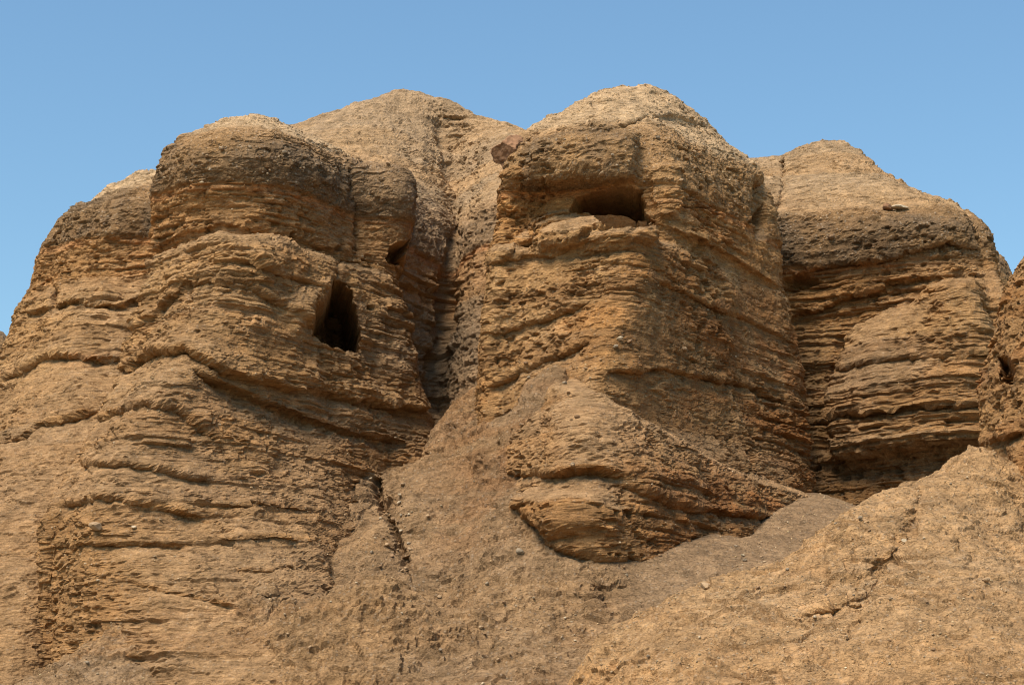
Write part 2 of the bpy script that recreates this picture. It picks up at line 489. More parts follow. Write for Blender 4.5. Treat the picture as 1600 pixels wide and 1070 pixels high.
def flat_rock(name, c, rough=.9):
    m = bpy.data.materials.new(name); m.use_nodes = True
    nt = m.node_tree; bs = nt.nodes['Principled BSDF']
    bs.inputs['Roughness'].default_value = rough; bs.inputs['Specular IOR Level'].default_value = .15
    n = nt.nodes.new('ShaderNodeTexNoise'); n.inputs['Scale'].default_value = 6; n.inputs['Detail'].default_value = 8
    oi = nt.nodes.new('ShaderNodeObjectInfo')
    tc = nt.nodes.new('ShaderNodeNewGeometry'); nt.links.new(tc.outputs['Position'], n.inputs['Vector'])
    rp = nt.nodes.new('ShaderNodeValToRGB')
    rp.color_ramp.elements[0].position = .3; rp.color_ramp.elements[0].color = tuple(v * .6 for v in c) + (1,)
    rp.color_ramp.elements[1].position = .7; rp.color_ramp.elements[1].color = tuple(min(1, v * 1.25) for v in c) + (1,)
    nt.links.new(n.outputs['Fac'], rp.inputs[0]); nt.links.new(rp.outputs[0], bs.inputs['Base Color'])
    b = nt.nodes.new('ShaderNodeBump'); b.inputs['Strength'].default_value = .7; b.inputs['Distance'].default_value = .08
    nt.links.new(n.outputs['Fac'], b.inputs['Height']); nt.links.new(b.outputs[0], bs.inputs['Normal'])
    return m

# ------------------------------------------------------------------ builders
def link(o, parent=None):
    COL.objects.link(o); o.parent = parent; return o
def tag(o, label=None, cat=None, group=None, kind=None):
    for k, v in (('label', label), ('category', cat), ('group', group), ('kind', kind)):
        if v: o[k] = v
    return o

SURF = {}       # finished surfaces, for laying stones on them
def keep(key, P, N):
    SURF[key] = (P, N)

def build_butte(name, label, rings, closed, step, style, marks=(), nback=2, zlow=None, thing=True, key=None, vstep=None, final=()):
    P = loft(rings, closed, step, nback, vstep, zlow)
    N = grid_normals(P, closed)
    if marks:
        P, cave = sculpt(P, N, [m for m in marks if m[0] != 'cave'])
        N = grid_normals(P, closed)
    base = P.copy()
    P, col, zw, cong = rock(P, N, style)
    P, cave = sculpt(P, N, [m for m in marks if m[0] == 'cave'])
    V, U = P.shape[:2]
    N2 = grid_normals(P, closed)
    keep(key or name, P, N2)
    faces = grid_faces(V, U, closed)
    fp = P.reshape(-1, 3); fc = col.reshape(-1, 3)
    if closed:                                    # close the crown
        ctr = P[-1].mean(0)[None]
        fp = np.concatenate([fp, ctr]); fc = np.concatenate([fc, fc[-1:]])
        top = (V - 1) * U + np.arange(U)
        tri = np.stack([top, np.roll(top, -1), np.full(U, V * U), np.full(U, V * U)], -1)
    zc = zw.reshape(-1)[faces].mean(1); cv = cave.reshape(-1)[faces].max(1)
    # bed limits no thinner than 1.3 m become the layers of the butte
    lim = [-99.]
    for e in MAJE:
        if e < 20.4 and e > 3 and e - lim[-1] > 1.5: lim.append(e)
    lim += [20.95, 23.42, 25.9]
    lab = np.searchsorted(np.array(lim), zc) - 1
    nl = len(lim)
    for q in np.unique(cv[cv > 0]):
        todo = set(np.nonzero(cv == q)[0].tolist()); best = []
        row = U if closed else U - 1
        while todo:                               # the one connected hollow
            st = [todo.pop()]; comp = []
            while st:
                f0 = st.pop(); comp.append(f0)
                for f1 in (f0 - 1, f0 + 1, f0 - row, f0 + row):
                    if f1 in todo: todo.remove(f1); st.append(f1)
            if len(comp) > len(best): best = comp
        if len(best) >= 20: lab[np.array(best)] = 100 + q
    root = bpy.data.objects.new(name, None)
    ctrb = base[0].mean(0)
    root.location = ctrb
    link(root)
    tag(root, label, 'rock formation', 'rock buttes of the cliff')
    off = np.array(ctrb)
    for l in np.unique(lab):
        fs = faces[lab == l]
        if l >= 100: pn, mat, pl = 'cave', M_ROCK, 'dark cave hollow'
        elif l == nl - 1: pn, mat, pl = 'dome', M_DOME, 'pale rounded gravelly top'
        elif l == nl - 2: pn, mat, pl = 'conglomerate_band', M_CONG, 'dark pebbly band under the pale top'
        elif l == nl - 3: pn, mat, pl = 'laminated_band', M_ROCK, 'thinly bedded recessed band under the dark band'
        else: pn, mat, pl = 'rock_layer', M_ROCK, None
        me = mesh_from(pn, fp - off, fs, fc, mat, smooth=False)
        o = link(bpy.data.objects.new(pn, me), root)
        if pl: o['label'] = pl
    if closed:
        me = mesh_from('summit', fp - off, tri[:, :3], fc, M_DOME)
        link(bpy.data.objects.new('summit', me), root)
    return root

def build_terrain(name, label, P, style, mat, marks=(), key=None, flip=False):
    N = grid_normals(P, False, flip)
    if marks:
        P, _ = sculpt(P, N, [m for m in marks if m[0] != 'cave'])
        N = grid_normals(P, False, flip)
    P, col, zw, cong = rock(P, N, style)
    P, _ = sculpt(P, N, [m for m in marks if m[0] == 'cave'])
    keep(key or name, P, grid_normals(P, False, flip))
    V, U = P.shape[:2]
    me = mesh_from(name, P.reshape(-1, 3), grid_faces(V, U, False), col.reshape(-1, 3), mat, smooth=False)
    o = link(bpy.data.objects.new(name, me))
    return tag(o, label, None, None, 'structure')

# ------------------------------------------------------------------ the setting: wadi floor and slopes
def ground_sheet():
    n = 60
    xs = np.sign(np.linspace(-1, 1, n)) * np.abs(np.linspace(-1, 1, n)) ** 3 * 3000
    X, Y = np.meshgrid(xs, xs)
    Q = np.stack([X, Y + 20, np.zeros_like(X)], -1)
    Z = -1.75 + .5 * fbm(Q, .05, 3, 5) - .1
    Q[..., 2] = Z
    col = np.ones((n * n, 3)) * np.array([.36, .29, .20])
    me = mesh_from('ground', Q.reshape(-1, 3), grid_faces(n, n, False), col, M_SLOPE)
    tag(link(bpy.data.objects.new('ground', me)), 'dry stony ground of the valley floor below the cliff', None, None, 'structure')
ground_sheet()

def heightfield(pts, x0, x1, y0, y1, step, stepy=None, under=False):
    """pts: (px, py, Y) sighted points or (px, Y, z, 0) surveyed ones"""
    W = []
    for p in pts:
        w = list(xyz(p[0], p[1], p[2]) if len(p) == 4 else sight(*p))
        if len(p) == 3 and under and ((290 < p[0] < 575 and p[1] < 915) or (50 < p[0] < 390)): w[2] -= .9
        W.append(w)
    xs = np.arange(x0, x1, step); ys = np.arange(y0, y1, stepy or step)
    X, Y = np.meshgrid(xs, ys)
    Z = tps(W, X, Y)
    return np.stack([X, Y, Z], -1)

TALUS = [
 (680,655,76),(640,700,72.5),(590,745,69.3),(605,800,66.3),(630,880,62.9),
 (360,700,66),(450,695,67.6),(540,700,70.2),(520,800,66),(450,800,65.2),(400,850,63.3),(350,780,64.4),(320,850,62.2),(300,930,60),
 (200,930,60),(150,1000,58),(60,1020,57.2),(500,870,63.3),(580,870,63.4),(560,800,66.5),
 (420,925,60.4),(520,895,60.6),(600,905,60.4),(680,960,59.3),(740,1010,58.2),(500,1040,56.6),(380,1040,56.8),(620,1040,56.8),
 (520,62.3,6.4,0),(600,62.2,6.6,0),(440,62.2,6.2,0),(470,908,60.5),(560,897,60.6),(640,930,60),(700,61,5.9,0),
 (755,610,71),(700,660,72.5),(700,720,69),(760,700,67.8),(800,660,67.6),(880,595,66.8),(840,700,65.6),(780,770,65.2),(700,800,65.6),
 (660,850,64.2),(720,850,63.4),(800,800,63.6),(830,860,61.9),(900,872,61.2),(760,930,60.5),(850,940,59.6),(930,950,59.2),
 (850,1020,57.2),(980,1000,57.6),(950,930,59.9),
 (1000,845,62.8),(1100,838,65.2),(1200,800,69.2),(1270,772,73.5),(1320,790,76),(1000,920,60.3),(1100,900,61.2),(1200,850,65.2),
 (1100,57,5.6,0),(1250,62,8,0),(1400,66,9.3,0),(1500,68,9.8,0),(1600,70,10.5,0),(1400,74,11,0),
 (930,67,9.5,0),(1050,71,10.5,0),(1150,75,11.5,0),(800,75,13,0),(300,70,8,0),(150,70,7,0),(0,68,4,0),(100,64,4,0),(-200,70,3,0),(500,76,13,0),(600,80,15,0),
 (-100,56,2,0),(0,50,-1,0),(300,50,0,0),(600,50,.5,0),(900,52,2,0),(1200,52,3,0),(1500,60,7,0),(0,40,-3.5,0),(500,40,-3.5,0),(1000,40,-3.5,0),(1500,40,-3.5,0),
]
P = heightfield(TALUS, -21, 17, 52, 81, .062, .066, True)
build_terrain('talus_slope', 'greyish tan rubble slope and gully at the foot of the buttes', P,
  dict(maj=.24, mid=.12, fine=.05, lump=.25, med=.12, flute=.08, rub=.03, crust=.12, grey=.95, ochre=.25, brown=.25, dust=.3, tint=.88, block=.05, notch=.08, rill=.10, scale=.12, low=.1, calm=lambda Q: 1 - .72 * sstep(3.0, 4.2, Q[..., 0]) * sstep(58.5, 60, Q[..., 1]), greyall=lambda Q: .22 + .25 * sstep(-5, -2.5, Q[..., 0]) + .48 * sstep(2.0, 5.0, Q[..., 0]), stain=lambda Q: .55 * sstep(-4, -1, Q[..., 0]) * (1 - sstep(2, 3.5, Q[..., 0])) * sstep(62, 64, Q[..., 1]),
       steepmin=lambda Q: .7 * (1 - sstep(-8.5, -4, Q[..., 0] - .2 * (Q[..., 1] - 62))) * sstep(59.5, 62.5, Q[..., 1]),
       greymask=lambda Q: .55 + .45 * sstep(2.0, 4.0, Q[..., 0]),
       bedmask=lambda Q: .25 + 1.6 * (1 - sstep(-9, -4, Q[..., 0] - .2 * (Q[..., 1] - 62))) + .7 * sstep(-4, 0, Q[..., 0]) * (1 - sstep(1.5, 3.5, Q[..., 0])) * (1 - sstep(58, 62, Q[..., 1]))), M_SLOPE,
  marks=[('crack', [(640,700),(590,742),(586,765),(600,800),(618,830),(634,884)], .6, .6),
         ('crack', [(590,742),(586,765),(600,800),(618,830),(634,884)], .16, .6),
         ('crack', [(682,652),(660,682),(620,718),(590,742)], .22, .4),
         ('crack', [(516,760),(515,800),(505,840),(480,900)], .12, .18),
         ('crack', [(560,740),(545,800),(520,870)], .10, .10),
         ('crack', [(905,920),(915,960),(912,985)], .10, .1),
         ('cave', [(583,745),(593,741),(598,765),(607,800),(625,830),(642,880),(627,887),(613,835),(595,802),(584,768)], .45, .12, 1, (.1, 1, 0)),
         ('cave', [(513,772),(519,770),(518,805),(508,845),(488,890),(482,886),(502,840),(512,800)], .2, .08, 2, (.1, 1, 0)),
         ('crack', [(940,918),(950,945),(985,985)], .10, .1),
         ('ledge', [(920,915),(985,915)], .1, .35, .4, .6),
         ('ledge', [(400,930),(450,925),(530,920)], .15, .3, .5, .6),
         ], key='talus')

FORE = [
 (930,1020,50),(1010,965,50.5),(1100,922,51),(1190,890,51.6),(1270,850,52.2),(1340,800,53),(1400,770,53.4),(1470,738,54),(1540,704,54.6),(1575,752,53.8),(1600,785,53.4),
 (1000,1040,47.5),(1200,960,47.5),(1200,1040,45),(1350,900,48.5),(1350,1000,45.5),(1480,800,51),(1480,900,47.5),(1545,830,51.2),(1600,880,50),(1600,950,46.5),(1500,1040,43.5),(1620,1040,43.5),(1700,900,48),(1700,850,53),(1800,860,52),
 (930,53,3.5,0),(1100,54,4.8,0),(1270,55.5,6.3,0),(1400,57,7.8,0),(1540,58.5,8.5,0),(1650,59,9,0),(1270,60,4.5,0),(1540,63,6,0),(1000,58,2,0),(850,50,1.6,0),(850,45,-.5,0),(700,48,-3,0),(1800,60,9,0),(1000,40,-2,0),(1500,37,-2,0),(1900,37,-1,0),
]
P = heightfield(FORE, -1.5, 19, 38, 62, .046, .05)
build_terrain('foreground_slope', 'bright warm tan crusted slope rising to the right in the foreground', P,
  dict(maj=.14, mid=.08, fine=.03, lump=.25, med=.12, flute=.04, rub=.04, crust=.08, rill=.09, scale=.13, low=0, grey=.1, ochre=.2, brown=.15, dust=.5, pale=0, tint=1.1), M_SLOPE,
  marks=[('crack', [(1440,770),(1420,830),(1370,890),(1345,950),(1330,1000)], .25, .3),
         ('ledge', [(1240,965),(1290,950),(1340,940)], .2, .3, .5, .5)], key='fore')

# far hill with the bowl and the gully that splits the cliff
HILL = [
 (8,  [(480,76),(560,76),(640,75.5),(685,76),(720,75),(770,74),(860,75)]),
 (14, [(500,77),(600,77),(655,76.4),(686,77.4),(716,76.2),(765,75),(860,76)]),
 (18, [(500,78),(610,76.6),(662,77.3),(688,78.2),(714,76.8),(765,75.6),(860,77)]),
 (21, [(500,79),(615,77),(668,78.5),(700,79.6),(724,78.1),(768,76.6),(860,78)]),
 (23.4,[(500,79),(615,77.5),(670,79.2),(705,80.6),(728,79.2),(768,77.2),(860,78.5)]),
 (25.4,[(500,79),(615,77.6),(668,79.8),(708,81.8),(730,80.4),(768,78),(860,79)]),
 (26.6,[(500,79.8),(612,79.4),(672,81.8),(709,84),(734,82.7),(775,80),(860,80.5)]),
 (30, [(470,84.5),(605,85.8),(672,87.6),(709,89.4),(742,88.4),(790,86),(870,86)]),
 (33.5,[(430,89,32.5),(585,90),(665,91.3),(708,92.4),(745,91.6),(800,90.3,33.2),(885,90,32.5)]),
 (37, [(380,93,34.0),(540,94.5,36.05),(620,95,37.15),(690,95,36.75),(745,95,35.9),(800,94.5,34.9),(890,94,33.2)]),
 (36.8,[(380,95,34.0),(540,97,36.0),(620,97.5,37.0),(690,97.5,36.6),(745,97.5,35.8),(800,97,34.8),(890,96,33.0)]),
 (30, [(360,112,28),(540,112),(620,112),(690,112),(745,112),(800,112),(890,112,28)]),
]
P = loft(HILL, False, .085)
build_terrain('hill', 'pale hillside with a gully rising behind and between the two cave buttes', P,
  dict(maj=.25, mid=.14, fine=.06, lump=.3, med=.10, flute=.12, rub=.04, crust=.09, rill=.07, grey=.8, ochre=.2, brown=.25, pale=.35, dark=.5, upbed=.9, tint=.95, greyall=lambda Q: .3 + .4 * (1 - sstep(24, 27, Q[..., 2]))), M_DOME,
  marks=[('crack', [(692,190),(694,240),(712,300),(712,370)], .2, .22), ('crack', [(712,370),(706,420),(700,500),(684,560),(682,640)], .3, .5),
         ('crack', [(705,440),(700,470),(696,500)], .3, .6),
         ('crack', [(640,240),(680,280),(712,330)], .2, .2)], key='hill')

# ------------------------------------------------------------------ the buttes
CENTRAL = [
 (5,  [(700,69),(780,64.6),(875,61.9),(925,60.8),(1010,62.4),(1165,67.8),(1275,75),(1150,88),(826,86)]),
 (9,  [(722,70),(800,65.8),(880,62.7),(926,61.6),(1012,63.4),(1160,68.3),(1270,75.4),(1150,88),(843,86)]),
 (11, [(735,70.4),(800,66.9),(882,63.5),(928,62.3),(1012,64.1),(1162,69.2),(1270,76),(1150,88),(853,86)]),
 (12.5,[(743,70.5),(800,67.8),(880,64.7),(925,63.4),(1012,65.3),(1162,70.5),(1268,76.6),(1150,88),(858,86)]),
 (14, [(749,70.6),(805,68.5),(870,66.8),(930,65.4),(1050,68.4),(1175,72.5),(1263,77.2),(1150,88),(862,86)]),
 (15.2,[(752,70.6),(810,68.7),(880,67.2),(950,66.0),(1055,68.8),(1172,73),(1258,77.6),(1147,88),(863,86)]),
 (17, [(755,70.6),(820,69),(895,67.5),(970,66.4),(1060,69),(1165,73.2),(1250,77.9),(1141,88),(864,86)]),
 (19, [(762,70.8),(830,69.1),(905,67.8),(985,66.8),(1068,69.2),(1162,73.4),(1240,78),(1136,88),(868,86)]),
 (20.7,[(765,71),(830,69.2),(900,67.9),(990,67.2),(1070,69.4),(1155,73.4),(1228,78),(1124,88),(866,86)]),
 (21.05,[(768,71.2),(828,69.8),(895,68.4),(985,67.9),(1066,69.5),(1152,73.4),(1222,78),(1118,88),(867,86)]),
 (21.3,[(772,71.4),(832,70.7),(905,70.1),(985,69.4),(1062,69.5),(1150,73.4),(1216,78),(1116,88),(868,86)]),
 (23.3,[(785,71.5),(840,70.6),(910,70),(995,69.3),(1060,69.6),(1145,73.2),(1212,78),(1114,88),(879,86)]),
 (24.1,[(790,71.2),(845,69.7),(915,69.1),(990,69),(1060,69.7),(1140,73.2),(1210,78),(1114,88),(882,86)]),
 (25.5,[(802,71.8),(850,70.3),(920,69.7),(990,69.6),(1060,70.4),(1130,73.4),(1205,78),(1112,88),(891,86)]),
 (26.5,[(828,72.6),(860,71.1),(920,70.5),(990,70.5),(1055,71.4),(1120,73.9),(1186,78),(1105,86),(907,84)]),
 (27.5,[(862,73.3),(890,72.1),(930,71.7),(990,71.7),(1040,72.5),(1090,74.2),(1138,77.4),(1077,84),(923,81)]),
 (28.6,[(905,74.1),(920,73.3),(945,73),(985,73),(1022,73.4),(1062,74.4),(1094,76.2),(1050,80),(946,78)]),
 (29.5,[(940,75.4),(952,74.8),(970,74.5),(990,74.5),(1012,74.6),(1034,75),(1050,75.8),(1020,77),(968,76.5)]),
]
build_butte('rock_butte', 'tall central butte with a wide shadowed cave just under its dark cap', CENTRAL, True, .085, vstep=.038,
  key='central', style=dict(maj=.12, mid=.12, fine=.055, lump=.26, ochre=.8, grey=.1, brown=.65, block=.13, dark=1.0, tint=1.0, dust=.75, dust0=.25, darkmask=lambda Q: .35 + .65 * sstep(.2, .8, Q[..., 0]) * (1 - sstep(4.5, 4.9, Q[..., 0])),
    stain=lambda Q: .75 * sstep(3.0, 7.5, Q[..., 0]) * (1 - sstep(18.5, 22, Q[..., 2])) + .25 * (1 - sstep(10, 13.5, Q[..., 2]))),
  marks=[('ledge', [(760,430),(850,345),(900,332),(950,350),(1030,352),(1110,385),(1225,455)], .35, .05, .6, .3),
         ('bulge', [(795,372),(825,348),(860,332),(900,328),(935,342),(1030,350),(1035,385),(930,400),(800,395)], .7, .5),
         ('ledge', [(770,400),(860,400),(930,372),(1000,362)], .15, .25, .4, .3),
         ('ledge', [(765,520),(850,500),(930,470)], .25, .3, .5, .5),
         ('ledge', [(1010,430),(1100,470),(1235,530)], .15, .2, .3, .3),
         ('ledge', [(755,604),(800,590),(870,555),(930,530)], .2, .35, .6, .5),
         ('ledge', [(940,580),(1040,575),(1160,600),(1250,640)], .2, .3, .5, .4),
         ('bulge', [(868,590),(905,592),(960,640),(1060,690),(1150,735),(1264,778),(1300,800),(1110,900),(930,900),(820,840),(770,775)], .85, .55),
         ('ledge', [(775,765),(850,745),(930,745),(960,760)], .12, .3, .6, .35),
         ('ledge', [(880,745),(930,745),(960,760)], .2, .4, .5, .35),
         ('ledge', [(940,765),(1050,800),(1180,815),(1265,790)], .25, .3, .6, .3),
         ('bulge', [(830,800),(870,770),(930,770),(955,800),(945,850),(900,850)], .5, .5),
         ('crack', [(1190,290),(1185,330),(1192,360)], .25, .6),
         ('bulge', [(930,135),(1060,160),(1100,200),(1000,190),(930,195)], .15, .5),
         
         ('cave', [(888,330),(900,310),(928,300),(958,292),(985,291),(1003,297),(1001,308),(1010,318),(1008,330),(1024,350),(985,353),(945,350),(930,338),(915,332)], 6.0, .14, 1, (0.1, 1, 0)),
         ('bulge', [(812,240),(840,212),(1000,205),(1004,298),(940,295),(850,302),(812,292)], .75, .6),
         ('ledge', [(900,196),(950,200),(1010,182),(1060,182),(1110,202)], .1, .12, .4, .4),
         ('bulge', [(1003,262),(1035,252),(1062,262),(1066,330),(1040,352),(1022,345),(1010,312)], .35, .25),
         ('cave', [(785,322),(800,320),(800,328)], .3, .1, 2),
         ('cave', [(1172,612),(1210,618),(1180,605)], .4, .1, 3),
         ('cave', [(978,795),(990,793),(992,805),(980,808)], .7, .12, 4),
         ('cave', [(1004,800),(1014,798),(1016,810),(1006,811)], .5, .12, 5),
         ('cave', [(1062,318),(1110,324),(1108,329),(1065,324)], .5, .1, 6),
         ('cave', [(1183,322),(1196,318),(1197,352),(1186,356),(1168,346)], .9, .2, 7),
         ], zlow=8)

LEFT = [
 (1,  [(60,65),(75,62),(150,56.5),(320,54.5),(480,55),(570,60),(680,75),(536,84),(194,84)]),
 (4,  [(70,65.5),(85,62.8),(160,58.6),(320,57),(480,57.4),(570,63.6),(680,75),(536,84),(194,84)]),
 (7,  [(78,65.8),(92,63.4),(160,60.6),(325,60.1),(480,61.3),(575,65.8),(685,75),(537,84),(200,84)]),
 (9.5,[(85,66),(100,63.5),(160,61.7),(328,62.3),(480,64.2),(580,68.2),(690,75),(539,84),(206,84)]),
 (11, [(108,67),(128,64.3),(180,62.4),(332,63.3),(485,65.7),(585,69.8),(690,75),(544,84),(224,84)]),
 (12.5,[(138,68.3),(160,65.4),(212,63.2),(340,64.2),(490,67.1),(592,71),(690,75),(552,84),(248,84)]),
 (14, [(165,69.5),(190,66.4),(238,63.9),(350,65),(500,68.4),(600,71.5),(675,75),(548,84),(267,84)]),
 (15.5, [(188,70.4),(215,67.3),(280,64.8),(380,65.7),(500,68.8),(600,72.3),(678,76),(556,84),(286,84)]),
 (16.5, [(203,71),(228,68),(292,65.5),(390,66.2),(490,68.9),(580,72.2),(658,75.6),(544,84),(294,84)]),
 (18, [(212,71.4),(242,68.5),(310,66.3),(400,66.7),(485,69.2),(565,72),(647,75.6),(538,84),(299,84)]),
 (19.5, [(225,71.9),(256,69),(325,67),(410,67.1),(490,69.6),(560,72.1),(644,75.5),(539,84),(309,84)]),
 (20.9, [(238,72.4),(262,69.8),(332,67.8),(412,68),(490,70.2),(555,72.3),(622,75.3),(526,84),(315,84)]),
 (21.4, [(250,72.6),(262,71),(315,69.9),(400,70),(480,71.5),(545,73.3),(614,75.2),(523,84),(323,84)]),
 (22.3, [(246,72.4),(256,70.8),(312,69.8),(400,69.8),(480,71.3),(548,73.5),(632,75),(536,84),(323,84)]),
 (23.3, [(242,72),(252,70.4),(310,69.3),(400,69.4),(480,71),(550,73.5),(640,74.8),(540,84),(322,84)]),
 (24.5, [(250,72.2),(263,70),(316,68.8),(400,68.9),(480,70.4),(550,73),(642,74.4),(544,84),(328,84)]),
 (25.6, [(268,72.4),(285,70.6),(330,69.5),(400,69.4),(470,70.6),(550,73.4),(638,75.2),(546,84),(342,83)]),
 (26.5, [(298,73),(315,71.7),(347,70.9),(400,70.7),(460,71.9),(545,75),(615,77.6),(536,83),(361,82)]),
 (27.5, [(347,73.8),(356,73),(375,72.6),(405,72.5),(437,73.1),(482,75),(520,78),(477,81),(382,80)]),
 (28.1, [(372,74.8),(378,74.4),(389,74.2),(405,74.2),(420,74.4),(432,74.9),(440,76),(423,77),(386,76.5)]),
]
build_butte('rock_butte', 'left butte with a tall dark cave window and stepped spurs below', LEFT, True, .088, vstep=.040,
  key='left', style=dict(maj=.2, mid=.11, fine=.055, notch=.15, lump=.3, med=.11, ochre=.35, grey=.5, brown=.4, dust=.6, tint=.98, pit=.11, scale=.09, low=.4),
  marks=[('ledge', [(255,385),(300,362),(345,352),(420,362),(500,385),(560,398)], .4, .05, .6, .3),
         ('ledge', [(205,520),(290,440),(380,440),(430,470),(500,520)], .25, .3, .6, .6),
         ('ledge', [(180,590),(240,548),(290,545),(350,580),(450,605),(560,625),(680,640)], .45, .45, .7, .5),
         ('ledge', [(300,575),(420,625),(540,672),(640,690)], .35, .5, .6, .45),
         ('ledge', [(150,660),(230,630),(280,640),(340,690)], 0.35, 0.28, .7, .5),
         ('ledge', [(120,725),(200,725),(300,745),(340,750)], 0.28, 0.28, .6, .4),
         ('ledge', [(85,795),(150,775),(250,790),(330,815)], 0.28, 0.28, .6, .4),
         ('ledge', [(85,850),(170,848),(300,850)], 0.07, 0.22, .4, .4),
         ('ledge', [(330,752),(400,745),(470,760),(520,765)], 0.07, 0.06, .5, .4),
         ('ledge', [(330,795),(420,788),(500,800),(560,810)], 0.10, 0.07, .5, .4),
         ('ledge', [(340,845),(420,838),(500,850)], 0.07, 0.06, .5, .4),
         ('ledge', [(360,885),(420,892),(480,885)], 0.10, 0.09, .5, .4),
         ('ledge', [(180,900),(260,925),(370,945)], 0.07, 0.07, .5, .4),
         
         ('ledge', [(380,400),(440,430),(520,450)], .2, .2, .4, .4),
         ('bulge', [(430,470),(500,430),(525,415),(495,500),(490,540),(440,530)], .45, .7),
         ('crack', [(546,270),(552,330),(553,392)], .15, .35),
         ('crack', [(470,295),(466,340)], .08, .15),
         ('crack', [(320,300),(322,360)], .08, .15),
         ('cave', [(495,478),(510,458),(524,432),(538,442),(550,455),(558,480),(565,530),(556,550),(528,545),(505,537),(489,523),(489,497)], 5.0, .14, 1, (-0.15, 1, 0)),
         ('crack', [(529,405),(526,440)], .08, .5),
         ('cave', [(600,402),(612,385),(632,374),(640,372),(632,395),(625,415),(606,410)], 2.0, .14, 2, (-.4, 1, 0)),
         ('cave', [(574,476),(584,476),(585,484),(575,484)], .8, .1, 3),
         ('cave', [(454,364),(464,362),(463,376),(456,376)], .5, .1, 4),
         ('cave', [(484,374),(496,375),(494,381),(486,380)], .3, .1, 5),
         ('cave', [(524,381),(542,386),(536,396),(526,390)], .6, .12, 6),
         ('cave', [(632,484),(644,482),(644,496),(634,498)], .6, .12, 7),
         ('cave', [(552,366),(557,366),(557,392),(552,392)], .5, .1, 8),
         ('cave', [(304,512),(314,510),(312,518),(305,520)], .4, .1, 9),
         ], zlow=3.5)

LEFTBACK = [
 (3, [(-300,71),(-150,64),(-10,60.8),(90,62),(200,66),(300,76),(180,92),(-150,92)]),
 (6, [(-260,73),(-120,66.2),(0,63.2),(100,64.4),(200,68),(300,77),(188,92),(-120,92)]),
 (9, [(-200,75),(-90,68.6),(20,66),(120,66.6),(210,70),(300,78),(200,92),(-75,92)]),
 (11, [(-160,76),(-60,70.2),(40,67.8),(140,68.4),(220,71),(300,78),(208,92),(-45,92)]),
 (13, [(-130,77),(-30,72),(60,69.6),(155,69.8),(230,72),(300,78.5),(214,92),(-22,92)]),
 (15, [(-80,78),(0,74),(80,71.7),(172,71.3),(240,73),(300,79),(224,92),(15,92)]),
 (17, [(-30,79),(30,75.5),(100,73.4),(190,72.9),(250,74),(300,79),(234,92),(52,92)]),
 (19, [(8,79.2),(55,76.2),(120,74.7),(205,74.3),(255,75),(300,79.5),(242,92),(81,92)]),
 (21, [(30,79.4),(70,77),(130,75.8),(210,75.6),(258,76),(300,80),(246,92),(98,92)]),
 (22, [(45,79.5),(80,77.7),(140,76.6),(215,76.3),(260,76.6),(300,80),(249,92),(109,92)]),
 (23.3, [(62,79.5),(95,77.4),(150,76.4),(220,76.2),(262,76.6),(300,80),(252,92),(122,92)]),
 (24.6, [(90,79.4),(120,77.4),(170,76.3),(230,76),(270,76.6),(300,80),(258,92),(142,91)]),
 (26, [(132,80.3),(155,78.8),(190,77.8),(240,77.4),(275,78),(300,81),(266,90),(174,89)]),
 (27.3, [(172,81.4),(190,80.1),(215,79.4),(250,79.2),(275,79.6),(290,82),(266,87),(202,87)]),
 (28.35, [(212,82.4),(220,82),(230,81.8),(245,81.8),(255,82),(262,82.6),(252,83.5),(224,83.5)]),
]
build_butte('rock_butte', 'leftmost butte at the picture edge, rounded shoulder and sloping layered foot', LEFTBACK, True, .10, vstep=.046,
  key='leftback', style=dict(maj=.24, mid=.12, fine=.06, lump=.3, med=.11, ochre=.4, grey=.45, brown=.4, dust=.6, tint=.98, pit=.11, scale=.09, low=.4),
  marks=[('crack', [(86,452),(82,480)], .12, .3), ('cave', [(80,458),(90,455),(86,482),(80,480)], .5, .15, 1),
         ('ledge', [(30,490),(110,470),(180,480),(240,455)], .25, .3, .5, .4),
         ('ledge', [(0,600),(80,555),(200,560)], .3, .4, .6, .5),
         ('ledge', [(0,700),(80,660),(160,640)], .3, .3, .6, .5)], zlow=3)

